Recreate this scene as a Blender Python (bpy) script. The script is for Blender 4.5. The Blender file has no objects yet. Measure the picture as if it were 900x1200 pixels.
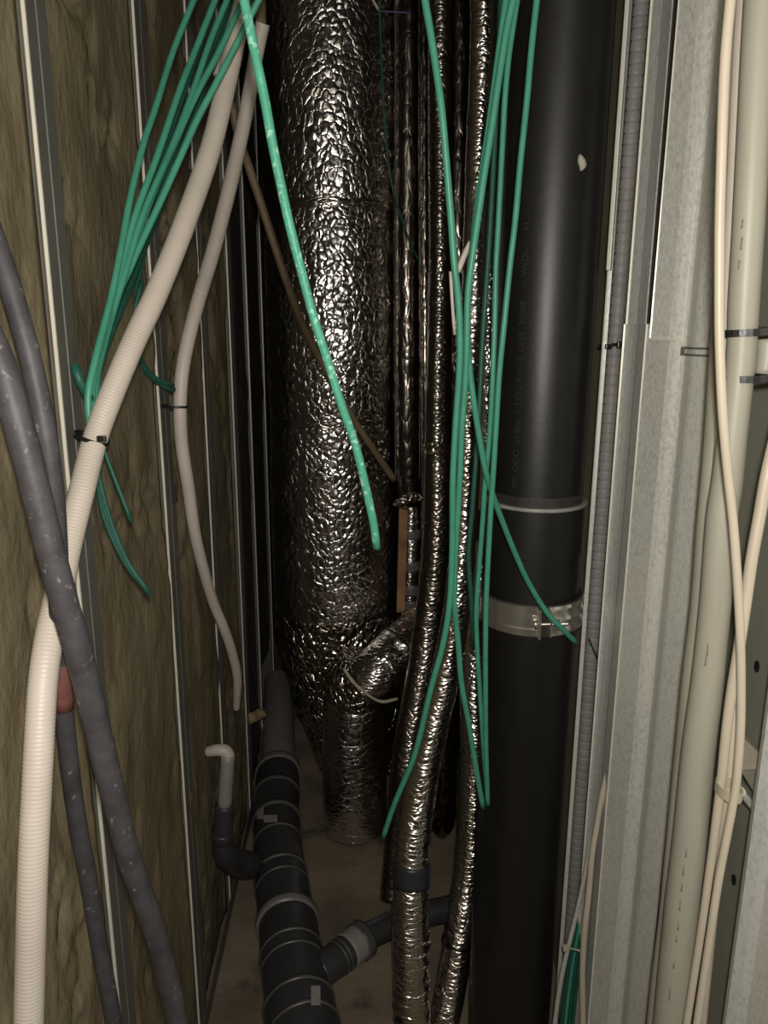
import bpy, math, random
import numpy as np
from mathutils import Matrix, Vector
random.seed(7); rng = np.random.RandomState(7)
C = bpy.context.scene.collection
SC = bpy.context.scene

# ------------------------------------------------------------------ camera
H, F0 = 1.10, 880.0
YAW, PITCH, ROLL = math.radians(2.15), math.radians(13.55), math.radians(0.27)
cam_data = bpy.data.cameras.new('camera'); cam = bpy.data.objects.new('camera', cam_data)
C.objects.link(cam)
cam_data.sensor_fit = 'VERTICAL'; cam_data.sensor_height = 24.0
cam_data.lens = 24.0 * F0 / 1200.0; cam_data.clip_start = 0.01
MCAM = Matrix.Rotation(-YAW, 4, 'Z') @ Matrix.Rotation(math.pi/2 - PITCH, 4, 'X') @ Matrix.Rotation(ROLL, 4, 'Z')
MCAM = Matrix.Translation((0, 0, H)) @ MCAM
cam.matrix_world = MCAM
SC.camera = cam
R3 = MCAM.to_3x3()

# ------------------------------------------------------------------ world, lamps, exposure
SC.view_settings.view_transform = 'Standard'; SC.view_settings.look = 'None'
SC.view_settings.gamma = 1.0; SC.view_settings.use_curve_mapping = False
SC.view_settings.exposure = 0.14
world = bpy.data.worlds.new('world'); SC.world = world; world.use_nodes = True
world.node_tree.nodes['Background'].inputs[0].default_value = (1.0, 0.95, 0.88, 1)
world.node_tree.nodes['Background'].inputs[1].default_value = 0.012
# the phone's own torch, a small lamp right above the lens
ld = bpy.data.lights.new('phone_torch', 'POINT'); ld.energy = 16.5; ld.shadow_soft_size = 0.012
ld.color = (1.0, 0.95, 0.87)
lo = bpy.data.objects.new('phone_torch', ld); lo.location = (0.01, -0.01, H + 0.035); C.objects.link(lo)
# weak unseen fill added behind the camera for soft reflections on the foil
rd = bpy.data.lights.new('rear_fill', 'AREA'); rd.energy = 3.0; rd.shape = 'RECTANGLE'; rd.size = 0.7; rd.size_y = 0.9
rd.color = (1.0, 0.93, 0.84)
ro = bpy.data.objects.new('rear_fill', rd); ro.location = (0.1, -1.2, 1.75)
ro.rotation_euler = (math.radians(78), 0, 0); C.objects.link(ro)

# ------------------------------------------------------------------ helpers
def ray(x, y):
    return (R3 @ Vector(((x-450)/F0, (600-y)/F0, -1.0)))
def P(x, y, Y):                       # point seen at (x, y) that lies Y metres down the shaft
    d = ray(x, y); t = Y / d.y
    return Vector((0, 0, H)) + d*t
def FZ(x, y, z):                      # point seen at (x, y) on the level plane z
    d = ray(x, y); t = (z-H)/d.z
    return Vector((0, 0, H)) + d*t
def pxr(w, x, y, Y):                  # radius in metres of something w pixels wide there
    return w*0.5/F0*(Y/ray(x, y).y)
def rc(x, y, b, T, rad):              # point seen at (x, y) on a cylinder through b along T
    d = ray(x, y).normalized(); T = Vector(T).normalized(); o = Vector((0, 0, H))-Vector(b)
    dp = d-T*d.dot(T); op = o-T*o.dot(T); A_ = dp.dot(dp); B_ = dp.dot(op); disc = B_*B_-A_*(op.dot(op)-rad*rad)
    t = (-B_-math.sqrt(max(0, disc)))/A_
    return Vector((0, 0, H))+d*t
def QX(xh, Y): return P(xh, 388, Y).x

def hash3(i, j, k, s=0):
    n = (i.astype(np.int64)*374761393 + j.astype(np.int64)*668265263 + k.astype(np.int64)*2147483647 + s*974711) & 0xffffffff
    n = ((n ^ (n >> 13))*1274126177) & 0xffffffff
    return ((n ^ (n >> 16)) & 0xffff)/65535.0
def vnoise(p, s=0):
    f = np.floor(p); u = p-f; u = u*u*(3-2*u); i, j, k = f[:, 0], f[:, 1], f[:, 2]; r = 0
    for a in (0, 1):
        for b in (0, 1):
            for c in (0, 1):
                w = (u[:, 0] if a else 1-u[:, 0])*(u[:, 1] if b else 1-u[:, 1])*(u[:, 2] if c else 1-u[:, 2])
                r = r + w*hash3(i+a, j+b, k+c, s)
    return r*2-1
def ridged(p, s=0): return 1-np.abs(vnoise(p, s))*2
def worley(p, s=0):                   # F2-F1 of cells
    f = np.floor(p); d1 = np.full(len(p), 9.); d2 = np.full(len(p), 9.)
    for a in (-1, 0, 1):
        for b in (-1, 0, 1):
            for c in (-1, 0, 1):
                q = f+np.array([a, b, c])
                o = np.stack([hash3(q[:, 0], q[:, 1], q[:, 2], s+m) for m in (1, 2, 3)], 1)
                d = np.linalg.norm(q+o-p, axis=1)
                m = d < d1; d2 = np.where(m, d1, np.minimum(d2, d)); d1 = np.where(m, d, d1)
    return d2-d1

def finish(name, verts, faces, mat, parent=None, smooth=True, uvs=None):
    me = bpy.data.meshes.new(name)
    me.from_pydata([tuple(v) for v in verts], [], [tuple(f) for f in faces]); me.update()
    if smooth: me.polygons.foreach_set('use_smooth', [True]*len(me.polygons))
    if uvs is not None:
        ul = me.uv_layers.new(name='UVMap'); li = np.empty(len(me.loops), dtype=np.int64)
        me.loops.foreach_get('vertex_index', li); ul.data.foreach_set('uv', np.asarray(uvs)[li].ravel())
    me.materials.append(mat)
    o = bpy.data.objects.new(name, me); C.objects.link(o)
    if parent is not None: o.parent = parent; o.matrix_parent_inverse = parent.matrix_world.inverted()
    return o
def tag(o, label=None, cat=None, group=None, kind=None):
    if label: o['label'] = label
    if cat: o['category'] = cat
    if group: o['group'] = group
    if kind: o['kind'] = kind
    return o
def thing(name, loc, label, cat, group=None):
    o = bpy.data.objects.new(name, None); C.objects.link(o); o.location = loc
    o.matrix_world = Matrix.Translation(loc); o.empty_display_size = .02
    return tag(o, label, cat, group)

def crom(pts, n=14):
    p = [np.array(q, float) for q in pts]
    if len(p) == 2: return np.array([p[0]+(p[1]-p[0])*t for t in np.linspace(0, 1, n)]), np.linspace(0, 1, n)
    e = [2*p[0]-p[1]]+p+[2*p[-1]-p[-2]]; out = []; par = []
    for i in range(1, len(e)-2):
        a, b, c, d = e[i-1:i+3]
        for t in np.linspace(0, 1, n, endpoint=False):
            out.append(.5*((2*b)+(c-a)*t+(2*a-5*b+4*c-d)*t*t+(3*b-a-3*c+d)*t**3)); par.append(i-1+t)
    out.append(p[-1]); par.append(len(p)-1)
    return np.array(out), np.array(par)
def resample(pts, rad, step):
    P_, par = crom(pts); seg = np.linalg.norm(np.diff(P_, axis=0), axis=1); s = np.concatenate([[0], np.cumsum(seg)])
    L = s[-1]; n = max(2, int(round(L/step))+1); ss = np.linspace(0, L, n)
    Q = np.stack([np.interp(ss, s, P_[:, k]) for k in range(3)], 1)
    if np.isscalar(rad): r = np.full(n, float(rad))
    else: r = np.interp(np.interp(ss, s, par), np.arange(len(rad)), rad)
    return Q, r, ss
def frames(Q):
    T = np.gradient(Q, axis=0); T /= np.linalg.norm(T, axis=1)[:, None]+1e-12
    a = np.array([0, -1., 0]) if abs(T[0][1]) < .9 else np.array([1., 0, 0])
    N = np.zeros_like(Q); n = a-T[0]*a.dot(T[0]); n /= np.linalg.norm(n)
    for i in range(len(Q)):
        n = n-T[i]*n.dot(T[i]); n /= np.linalg.norm(n); N[i] = n
    return T, N, np.cross(T, N)
def sweep(name, pts, rad, mat, parent=None, sides=14, step=.012, rib=None, lump=None, cap=True, rfun=None, flat=None, bubble=None, duty=(0, 3)):
    """a round body along a path; rib=(pitch, depth); lump=(amp, size) crumples it; flat=(sx, sy)"""
    nr = 8 if duty == (0,) else 4
    if rib: step = rib[0]/nr
    Q, r, ss = resample(pts, rad, step); T, N, B = frames(Q); n = len(Q)
    if rib:
        ph = (np.arange(n) % nr); r = r-np.where(np.isin(ph, duty), rib[1], 0)
    if rfun is not None: r = r+rfun(ss)
    th = np.linspace(0, 2*math.pi, sides, endpoint=False)
    cx, sy = np.cos(th), np.sin(th)
    if flat: cx, sy = cx*flat[0], sy*flat[1]
    D = N[:, None, :]*cx[None, :, None]+B[:, None, :]*sy[None, :, None]
    RR = np.repeat(r[:, None], sides, 1)
    pos = (Q[:, None, :]+D*RR[:, :, None]).reshape(-1, 3)
    dis = np.zeros(len(pos))
    if lump:
        q = pos/lump[1]
        dis += lump[0]*(vnoise(q, 3)*.6+ridged(q*np.array([1.7, 1.7, 2.3])+5, 4)*.45+vnoise(q*3.1, 5)*.3)
    if bubble:
        w = worley(pos/bubble[1]+vnoise(pos/bubble[1]*.7, 9)[:, None]*.35, 11); dis += bubble[0]*(np.clip(w*2.2, 0, 1)**.6-.6)
    pos = pos+D.reshape(-1, 3)*dis[:, None]
    idx = np.arange(n*sides).reshape(n, sides); nx = np.roll(idx, -1, 1)
    f = np.stack([idx[:-1], nx[:-1], nx[1:], idx[1:]], -1).reshape(-1, 4).tolist()
    vs = pos.tolist()
    circ = 2*math.pi*float(np.mean(r))
    uv = [((j/sides)*circ, s) for s in ss for j in range(sides)]
    if cap:
        a = len(vs); vs.append(list(Q[0])); uv.append((0, 0)); vs.append(list(Q[-1])); uv.append((0, 0))
        f += [(a, idx[0][(j+1) % sides], idx[0][j]) for j in range(sides)]
        f += [(a+1, idx[-1][j], idx[-1][(j+1) % sides]) for j in range(sides)]
    return finish(name, vs, f, mat, parent, uvs=uv)
def extrude(name, sec, z0, z1, mat, parent=None, th=.0012, close=False, nz=1, wob=0):
    """a folded metal sheet: open section (X, Y) extruded from z0 to z1 with a real thickness"""
    s = np.array(sec, float); d = np.gradient(s, axis=0); nrm = np.stack([-d[:, 1], d[:, 0]], 1); nrm /= np.linalg.norm(nrm, axis=1)[:, None]+1e-9
    ring = np.concatenate([s+nrm*th/2, (s-nrm*th/2)[::-1]]); m = len(ring); vs = []; f = []
    for k in range(nz+1):
        z = z0+(z1-z0)*k/nz
        vs += [(p[0], p[1], z) for p in ring]
    for k in range(nz):
        for i in range(m): f.append((k*m+i, k*m+(i+1) % m, (k+1)*m+(i+1) % m, (k+1)*m+i))
    h = m//2
    for i in range(h-1):
        f.append((i, m-1-i, m-2-i, i+1)); b = nz*m
        f.append((b+i, b+i+1, b+m-2-i, b+m-1-i))
    return finish(name, vs, f, mat, parent, smooth=False)
def box(name, c, size, mat, parent=None, rot=None, bev=0.0):
    import bmesh
    bm = bmesh.new(); bmesh.ops.create_cube(bm, size=1.0)
    M = Matrix.Translation(c) @ (rot if rot is not None else Matrix.Identity(4)) @ Matrix.Diagonal((*size, 1))
    bmesh.ops.transform(bm, matrix=M, verts=bm.verts)
    if bev: bmesh.ops.bevel(bm, geom=bm.edges[:], offset=bev, segments=2, affect='EDGES', profile=.6)
    me = bpy.data.meshes.new(name); bm.to_mesh(me); bm.free(); me.materials.append(mat)
    o = bpy.data.objects.new(name, me); C.objects.link(o)
    if parent is not None: o.parent = parent; o.matrix_parent_inverse = parent.matrix_world.inverted()
    return o
def lathe(name, c, prof, mat, parent=None, sides=64, a0=0, a1=2*math.pi, tilt=(0, 0), jag=0):
    """prof: closed list of (radius, z) turned about the vertical through c"""
    full = abs(a1-a0) > 6.28; n = sides; vs = []; f = []; m = len(prof)
    cap_idx = list(range(0, 2*m, 2)); prof = [q_ for j in range(m) for q_ in (prof[j], prof[(j+1) % m])]; m = len(prof)
    for i in range(n+(0 if full else 1)):
        a = a0+(a1-a0)*i/n
        for r, z in prof:
            x, y = r*math.cos(a), r*math.sin(a)
            vs.append((c[0]+x, c[1]+y, c[2]+z+x*tilt[0]+y*tilt[1]))
    k = n if full else n
    for i in range(k):
        i2 = (i+1) % n if full else i+1
        for j in range(0, m, 2):
            f.append((i*m+j, i2*m+j, i2*m+j+1, i*m+j+1))
    if not full:
        f.append(tuple(cap_idx)[::-1]); f.append(tuple(n*m+j for j in cap_idx))
    o = finish(name, vs, f, mat, parent)
    return o
def strap(name, c, axis, ra, rb, major, w, th, mat, parent=None, sides=36):
    """a flat band looped round something: ellipse ra x rb, ra along `major`"""
    c = np.array(c); ax = np.array(axis, float); ax /= np.linalg.norm(ax); mj = np.array(major, float); mj -= ax*mj.dot(ax); mj /= np.linalg.norm(mj)
    mn = np.cross(ax, mj); vs = []; f = []
    for i in range(sides):
        a = 2*math.pi*i/sides
        for dr, da in ((0, -w/2), (th, -w/2), (th, w/2), (0, w/2)):
            vs.append(c+mj*math.cos(a)*(ra+dr)+mn*math.sin(a)*(rb+dr)+ax*da)
    for i in range(sides):
        i2 = (i+1) % sides
        for j in range(4): f.append((i*4+j, i2*4+j, i2*4+(j+1) % 4, i*4+(j+1) % 4))
    return finish(name, vs, f, mat, parent, smooth=False)

# ------------------------------------------------------------------ materials
def newmat(name):
    m = bpy.data.materials.new(name); m.use_nodes = True; nt = m.node_tree
    return m, nt, nt.nodes['Principled BSDF']
def N_(nt, t, **k):
    n = nt.nodes.new(t)
    for a, v in k.items():
        if a.startswith('i_'): n.inputs[a[2:].replace('_', ' ')].default_value = v
        else: setattr(n, a, v)
    return n
def plain(name, col, rough=.5, metal=0, var=.15, scale=40, bump=.1, bscale=120, bdist=.002, spec=.5, dust=None, stretch=(1, 1, 1)):
    m, nt, b = newmat(name); L = nt.links
    tc = N_(nt, 'ShaderNodeTexCoord'); mp = N_(nt, 'ShaderNodeMapping'); mp.inputs['Scale'].default_value = stretch
    L.new(tc.outputs['Object'], mp.inputs[0])
    n1 = N_(nt, 'ShaderNodeTexNoise'); n1.inputs['Scale'].default_value = scale; n1.inputs['Detail'].default_value = 5
    L.new(mp.outputs[0], n1.inputs[0])
    rp = N_(nt, 'ShaderNodeValToRGB'); e = rp.color_ramp.elements
    e[0].position, e[1].position = .3, .7
    e[0].color = (*[c*(1-var) for c in col], 1); e[1].color = (*[min(1, c*(1+var)) for c in col], 1)
    L.new(n1.outputs['Fac'], rp.inputs[0]); out = rp.outputs[0]
    if dust:
        n3 = N_(nt, 'ShaderNodeTexNoise'); n3.inputs['Scale'].default_value = dust[1]; n3.inputs['Detail'].default_value = 6
        L.new(mp.outputs[0], n3.inputs[0])
        r3 = N_(nt, 'ShaderNodeValToRGB'); r3.color_ramp.elements[0].position = dust[2]; r3.color_ramp.elements[1].position = dust[2]+.1
        L.new(n3.outputs['Fac'], r3.inputs[0])
        mx = N_(nt, 'ShaderNodeMix', data_type='RGBA'); L.new(r3.outputs[0], mx.inputs[0]); L.new(out, mx.inputs[6])
        mx.inputs[7].default_value = (*dust[0], 1); out = mx.outputs[2]
    L.new(out, b.inputs['Base Color'])
    b.inputs['Roughness'].default_value = rough; b.inputs['Metallic'].default_value = metal
    b.inputs['Specular IOR Level'].default_value = spec
    if bump:
        n2 = N_(nt, 'ShaderNodeTexNoise'); n2.inputs['Scale'].default_value = bscale; n2.inputs['Detail'].default_value = 6
        L.new(mp.outputs[0], n2.inputs[0])
        bp = N_(nt, 'ShaderNodeBump'); bp.inputs['Strength'].default_value = bump; bp.inputs['Distance'].default_value = bdist
        L.new(n2.outputs['Fac'], bp.inputs['Height']); L.new(bp.outputs[0], b.inputs['Normal'])
    return m
def foil(name, cell=.02, strength=.6, rough=.2, col=(.62, .60, .57), stretch=(1, 1, 1), crease=160, cd=.0016, nd=.0012):
    m, nt, b = newmat(name); L = nt.links
    tc = N_(nt, 'ShaderNodeTexCoord'); mp = N_(nt, 'ShaderNodeMapping'); mp.inputs['Scale'].default_value = stretch
    L.new(tc.outputs['Object'], mp.inputs[0])
    nz = N_(nt, 'ShaderNodeTexNoise'); nz.inputs['Scale'].default_value = 18; nz.inputs['Detail'].default_value = 4
    L.new(mp.outputs[0], nz.inputs[0])
    add = N_(nt, 'ShaderNodeVectorMath', operation='MULTIPLY_ADD'); add.inputs[1].default_value = (.03, .03, .03)
    L.new(nz.outputs['Color'], add.inputs[0]); L.new(mp.outputs[0], add.inputs[2])
    vo = N_(nt, 'ShaderNodeTexVoronoi', feature='DISTANCE_TO_EDGE'); vo.inputs['Scale'].default_value = 1/cell
    L.new(add.outputs[0], vo.inputs['Vector'])
    cl = N_(nt, 'ShaderNodeMath', operation='POWER'); cl.inputs[1].default_value = .5; L.new(vo.outputs['Distance'], cl.inputs[0])
    n2 = N_(nt, 'ShaderNodeTexNoise', noise_type='RIDGED_MULTIFRACTAL'); n2.inputs['Scale'].default_value = crease; n2.inputs['Detail'].default_value = 3
    L.new(mp.outputs[0], n2.inputs[0])
    b1 = N_(nt, 'ShaderNodeBump'); b1.inputs['Strength'].default_value = strength; b1.inputs['Distance'].default_value = cd*2
    L.new(cl.outputs[0], b1.inputs['Height'])
    b2 = N_(nt, 'ShaderNodeBump'); b2.inputs['Strength'].default_value = strength*.6; b2.inputs['Distance'].default_value = nd
    L.new(n2.outputs['Fac'], b2.inputs['Height']); L.new(b1.outputs[0], b2.inputs['Normal'])
    L.new(b2.outputs[0], b.inputs['Normal'])
    rr = N_(nt, 'ShaderNodeMapRange'); rr.inputs[3].default_value = rough*.7; rr.inputs[4].default_value = rough*1.5
    L.new(nz.outputs['Fac'], rr.inputs[0]); L.new(rr.outputs[0], b.inputs['Roughness'])
    b.inputs['Base Color'].default_value = (*col, 1); b.inputs['Metallic'].default_value = 1
    return m
def galv(name, col=(.40, .41, .38), rough=.45, metal=.45, sp=130):
    m, nt, b = newmat(name); L = nt.links
    tc = N_(nt, 'ShaderNodeTexCoord')
    mp = N_(nt, 'ShaderNodeMapping'); mp.inputs['Scale'].default_value = (1, 1, .6); L.new(tc.outputs['Object'], mp.inputs[0])
    vo = N_(nt, 'ShaderNodeTexVoronoi'); vo.inputs['Scale'].default_value = sp*4; L.new(mp.outputs[0], vo.inputs['Vector'])
    no = N_(nt, 'ShaderNodeTexNoise'); no.inputs['Scale'].default_value = 260; no.inputs['Detail'].default_value = 4; L.new(mp.outputs[0], no.inputs[0])
    n0 = N_(nt, 'ShaderNodeTexNoise'); n0.inputs['Scale'].default_value = 9; n0.inputs['Detail'].default_value = 5; L.new(mp.outputs[0], n0.inputs[0])
    a = N_(nt, 'ShaderNodeMath', operation='MULTIPLY_ADD'); a.inputs[1].default_value = .35; L.new(vo.outputs['Color'], a.inputs[0]); L.new(no.outputs['Fac'], a.inputs[2])
    a2 = N_(nt, 'ShaderNodeMath', operation='MULTIPLY_ADD'); a2.inputs[1].default_value = .5; L.new(n0.outputs['Fac'], a2.inputs[0]); L.new(a.outputs[0], a2.inputs[2])
    rp = N_(nt, 'ShaderNodeValToRGB'); e = rp.color_ramp.elements; e[0].position, e[1].position = .55, 1.2
    e[1].position = 1.0
    e[0].color = (*[c*.84 for c in col], 1); e[1].color = (*[min(1, c*1.16) for c in col], 1)
    L.new(a2.outputs[0], rp.inputs[0]); L.new(rp.outputs[0], b.inputs['Base Color'])
    mr = N_(nt, 'ShaderNodeMapRange'); mr.inputs[3].default_value = rough*.75; mr.inputs[4].default_value = rough*1.25
    L.new(vo.outputs['Color'], mr.inputs[0]); L.new(mr.outputs[0], b.inputs['Roughness'])
    b.inputs['Metallic'].default_value = metal
    return m

M = {}
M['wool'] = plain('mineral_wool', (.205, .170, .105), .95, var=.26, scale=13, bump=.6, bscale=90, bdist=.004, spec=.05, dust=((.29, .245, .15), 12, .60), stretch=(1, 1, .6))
M['board'] = plain('board_and_gap_shade', (.05, .043, .032), .9, var=.25, scale=8, bump=.3)
M['lining'] = plain('brown_lining', (.22, .19, .13), .9, var=.2, scale=8, bump=.3)
M['olive'] = plain('olive_panel', (.235, .235, .185), .7, var=.10, scale=6, bump=.15, bscale=200)
M['floor'] = plain('dusty_concrete', (.20, .16, .11), .95, var=.35, scale=7, bump=.6, bscale=60, bdist=.004, dust=((.05, .05, .035), 9, .60))
M['galv'] = galv('galvanised_steel', (.64, .64, .59), .5, .22)
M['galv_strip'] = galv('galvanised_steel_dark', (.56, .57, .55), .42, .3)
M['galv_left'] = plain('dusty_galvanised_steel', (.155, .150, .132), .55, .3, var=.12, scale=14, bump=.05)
M['edge'] = plain('bright_steel_edge', (.80, .76, .66), .35, .2, var=.05, bump=0)
M['bubble'] = foil('bubble_foil', .016, .55, .2, (.70, .67, .63), crease=90, cd=.002, nd=.0012)
M['foil'] = foil('pipe_foil', .013, .52, .16, (.76, .71, .67), crease=80, stretch=(.55, .55, 2.0))
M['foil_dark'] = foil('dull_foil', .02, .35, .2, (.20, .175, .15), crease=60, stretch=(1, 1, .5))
M['foil_brown'] = foil('brownish_foil', .014, .5, .22, (.36, .32, .285), crease=70, stretch=(.6, .6, 1.8))
M['foil_rough'] = foil('crumpled_foil', .018, .7, .18, (.66, .60, .52), crease=60, cd=.005, nd=.004)
M['tape'] = foil('smooth_foil_tape', .018, .6, .20, (.78, .76, .74), crease=45, stretch=(.8, .8, 1.3))
M['tape_grey'] = plain('grey_tape', (.20, .19, .18), .45, .3, var=.1)
M['tape_black'] = plain('dark_blue_tape', (.03, .033, .04), .4, var=.15)
M['black_pipe'] = plain('black_plastic_pipe', (.0085, .008, .0074), .43, var=.2, scale=30, bump=.08, bscale=90, dust=((.04, .038, .034), 55, .74), spec=.62)
M['black_dusty'] = plain('dusty_black_plastic', (.035, .033, .030), .5, var=.4, scale=60, bump=.15, stretch=(1, 1, .3))
M['drain'] = plain('dark_grey_drain_plastic', (.042, .042, .045), .38, var=.2, scale=12, bump=.05)
M['drain_light'] = plain('grey_drain_plastic', (.27, .25, .235), .45, var=.12, scale=12, bump=.05)
M['drain_rim'] = plain('paler_grey_rim', (.085, .083, .08), .4, var=.2)  # a step paler than the drain body, for ridges and branch collar
M['rim_mid'] = plain('grey_socket_rim', (.19, .18, .17), .4, var=.2)
M['rim_light'] = plain('pale_socket_rim', (.34, .33, .31), .4, var=.2)
M['white'] = plain('white_conduit', (.57, .505, .44), .45, var=.06, scale=20, bump=.03)
M['cream'] = plain('cream_cable_sheath', (.56, .49, .39), .4, var=.05, scale=20, bump=.02)
M['grey_white'] = plain('pale_grey_cable_sheath', (.37, .355, .29), .45, var=.08, scale=14, bump=.04, dust=((.27, .25, .20), 10, .58), stretch=(1, 1, .25))
M['tan'] = plain('brown_tube', (.21, .155, .09), .5, var=.15)
M['copper'] = plain('tan_wood_strip', (.33, .185, .095), .8, var=.35, scale=25)
M['green'] = plain('green_cable_sheath', (.062, .30, .20), .42, var=.10, scale=60, bump=.05)
M['green_braid'] = plain('green_speckled_sheath', (.07, .33, .22), .45, var=.1, scale=60, bump=.3, bscale=300, dust=((.30, .62, .47), 170, .56))
M['green_shade'] = plain('shaded_green_sheath', (.014, .092, .064), .5, var=.15, scale=60)  # green cables lying in shadow, the shade put into a darker colour
M['dark_conduit'] = plain('dusty_charcoal_conduit', (.058, .054, .060), .55, var=.3, scale=50, bump=.25, dust=((.20, .185, .175), 140, .63))
M['red'] = plain('faded_red_tape', (.15, .055, .045), .7, var=.35, scale=60)
M['tie'] = plain('black_nylon', (.012, .012, .012), .3, var=.1)
M['clear'] = plain('yellowed_nylon', (.48, .45, .33), .35, var=.05)
M['grey_corr'] = plain('grey_corrugated_conduit', (.27, .26, .25), .5, var=.1)
M['steel'] = plain('zinc_plated_steel', (.92, .88, .80), .24, .93, var=.08, bump=.03)
M['rubber'] = plain('black_rubber', (.02, .02, .02), .6)
M['chip'] = plain('pale_chip', (.45, .42, .36), .7, var=.2)
M['sticker'] = plain('grey_sticker', (.30, .29, .27), .6, var=.15, scale=200)
M['foam'] = plain('yellow_foam', (.26, .20, .10), .95, var=.35, scale=60, bump=.8, bscale=120, bdist=.004)
M['print'] = plain('faint_print', (.025, .024, .022), .7, bump=0)
M['print_dark'] = plain('grey_print', (.24, .23, .185), .7, bump=0)

# ------------------------------------------------------------------ the setting
XL, XR, YB, ZT = -.25, .345, 2.35, 2.6
def slab_plane(name, v, mat, parent=None):       # thick quad prism from 4 corners (front) and a depth vector
    a = [Vector(p) for p in v[0]]; d = Vector(v[1]); vs = a+[p+d for p in a]
    f = [(0, 1, 2, 3), (7, 6, 5, 4)]+[(i, i+4, (i+1) % 4+4, (i+1) % 4) for i in range(4)]
    return finish(name, vs, f, mat, parent, smooth=False)
# floor with slight unevenness
nx, ny = 60, 150; xs = np.linspace(-.45, .95, nx); ys = np.linspace(-.3, 2.5, ny)
g = np.array([(x, y, 0) for y in ys for x in xs]); g[:, 2] = .003*vnoise(g*18, 1)+.002*vnoise(g*55, 2)-.003
vs = g.tolist(); f = [(j*nx+i, j*nx+i+1, (j+1)*nx+i+1, (j+1)*nx+i) for j in range(ny-1) for i in range(nx-1)]
k = len(vs); vs += [(xs[0], ys[0], -.06), (xs[-1], ys[0], -.06), (xs[-1], ys[-1], -.06), (xs[0], ys[-1], -.06)]; f.append((k, k+3, k+2, k+1))
tag(finish('floor', vs, f, M['floor']), 'dusty brown concrete floor of the shaft', kind='structure')
tag(slab_plane('wall_back', ([(-.45, YB, 0), (.95, YB, 0), (.95, YB, ZT), (-.45, YB, ZT)], (0, .05, 0)), M['board']), 'dark back wall of the shaft', kind='structure')
wl = slab_plane('wall_left', ([(-.33, -.1, 0), (-.33, YB, 0), (-.33, YB, ZT), (-.33, -.1, ZT)], (-.03, 0, 0)), M['board'])
tag(wl, 'left wall filled with brown mineral wool between steel studs', kind='structure')
def wool(y0, y1, x0, seed, z1=2.4, z0=.002, mat='wool'):
    ny, nz = max(6, int((y1-y0)/.0075)), int(z1/.0085)
    Y, Z = np.meshgrid(np.linspace(y0, y1, ny), np.linspace(z0, z1, nz)); p = np.stack([np.full(Y.size, seed*3.7), Y.ravel(), Z.ravel()], 1)
    s = np.array([1, 1, .6])
    d = .006*vnoise(p*s*9, seed)+.0025*vnoise(p*s*26, seed+1)+.0009*vnoise(p*70, seed+2)
    tear = np.clip(vnoise(p*np.array([1, 16, 10]), seed+5)+.35*vnoise(p*60, seed+8)-.45, 0, 1); d -= tear*.022
    lump_ = np.clip(vnoise(p*np.array([1, 17, 12]), seed+6)-.5, 0, 1); d += lump_*.014
    far = np.clip((y1-Y.ravel())/.035, 0, 1); d = np.where(d < 0, d*far, d); e = Y.ravel()-y0; d -= np.clip(.012-e, 0, .012)*.5
    V = np.stack([np.minimum(x0+d, x0+.007), Y.ravel(), Z.ravel()], 1); vs = V.tolist()
    idx = np.arange(ny*nz).reshape(nz, ny)
    f = np.stack([idx[:-1, :-1], idx[:-1, 1:], idx[1:, 1:], idx[1:, :-1]], -1).reshape(-1, 4).tolist()
    b = np.concatenate([idx[0, :], idx[1:, -1], idx[-1, -2::-1], idx[-2:0:-1, 0]]); k = len(vs)
    vs += [(-.329, V[i, 1], V[i, 2]) for i in b]; m = len(b)
    f += [(int(b[i]), k+i, k+(i+1) % m, int(b[(i+1) % m])) for i in range(m)]
    return finish('insulation_slab', vs, f, M[mat], wl)
stY = [(.647, .043, XL), (.962, .05, XL), (1.252, .05, XL), (1.535, .05, XL), (1.83, .02, XL-.006), (2.12, .02, XL-.006)]
wool(.02, .6445, XL-.003, 1); wool(.655, .9595, XL-.003, 2); wool(.975, 1.250, XL-.004, 3)
wool(1.265, 1.533, XL-.006, 4); wool(1.55, 1.828, XL-.012, 5, mat='board'); wool(1.845, 2.117, XL-.012, 6, z0=.2, mat='board'); wool(2.135, 2.34, XL-.012, 7, z0=.2, mat='board')  # rear wool bays near-black: the darkness of the gap put into their colour
lbl = ['galvanised stud nearest the camera in the left wall, behind the tied white conduit',
       'second galvanised stud in the left wall, where the thinner white conduit is tied',
       'third galvanised stud in the left wall, with a double bright edge',
       'fourth galvanised stud in the left wall, beside the dark gap',
       'fifth galvanised stud in the left wall, deep in the dark gap',
       'rearmost galvanised stud in the left wall, next to the big foil duct']
for (y, w, x), lb in zip(stY, lbl):
    st = thing('metal_stud', (x, y, 0), lb, 'stud', 'galvanised studs of the left wall')
    # web (faces the camera), flange (faces the shaft) and return lip
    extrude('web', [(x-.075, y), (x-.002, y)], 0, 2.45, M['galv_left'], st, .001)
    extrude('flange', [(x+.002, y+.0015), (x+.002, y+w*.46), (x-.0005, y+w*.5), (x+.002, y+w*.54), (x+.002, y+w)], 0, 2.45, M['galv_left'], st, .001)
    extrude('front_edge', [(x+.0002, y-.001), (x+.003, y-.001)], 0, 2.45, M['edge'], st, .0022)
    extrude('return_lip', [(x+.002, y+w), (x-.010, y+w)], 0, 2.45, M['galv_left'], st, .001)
tag(extrude('trim_1', [(XL+.004, .02), (XL+.004, 2.3)], .0, .035, M['galv_left'], None, .0015), 'dusty steel floor track along the left wall', kind='structure')

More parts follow.
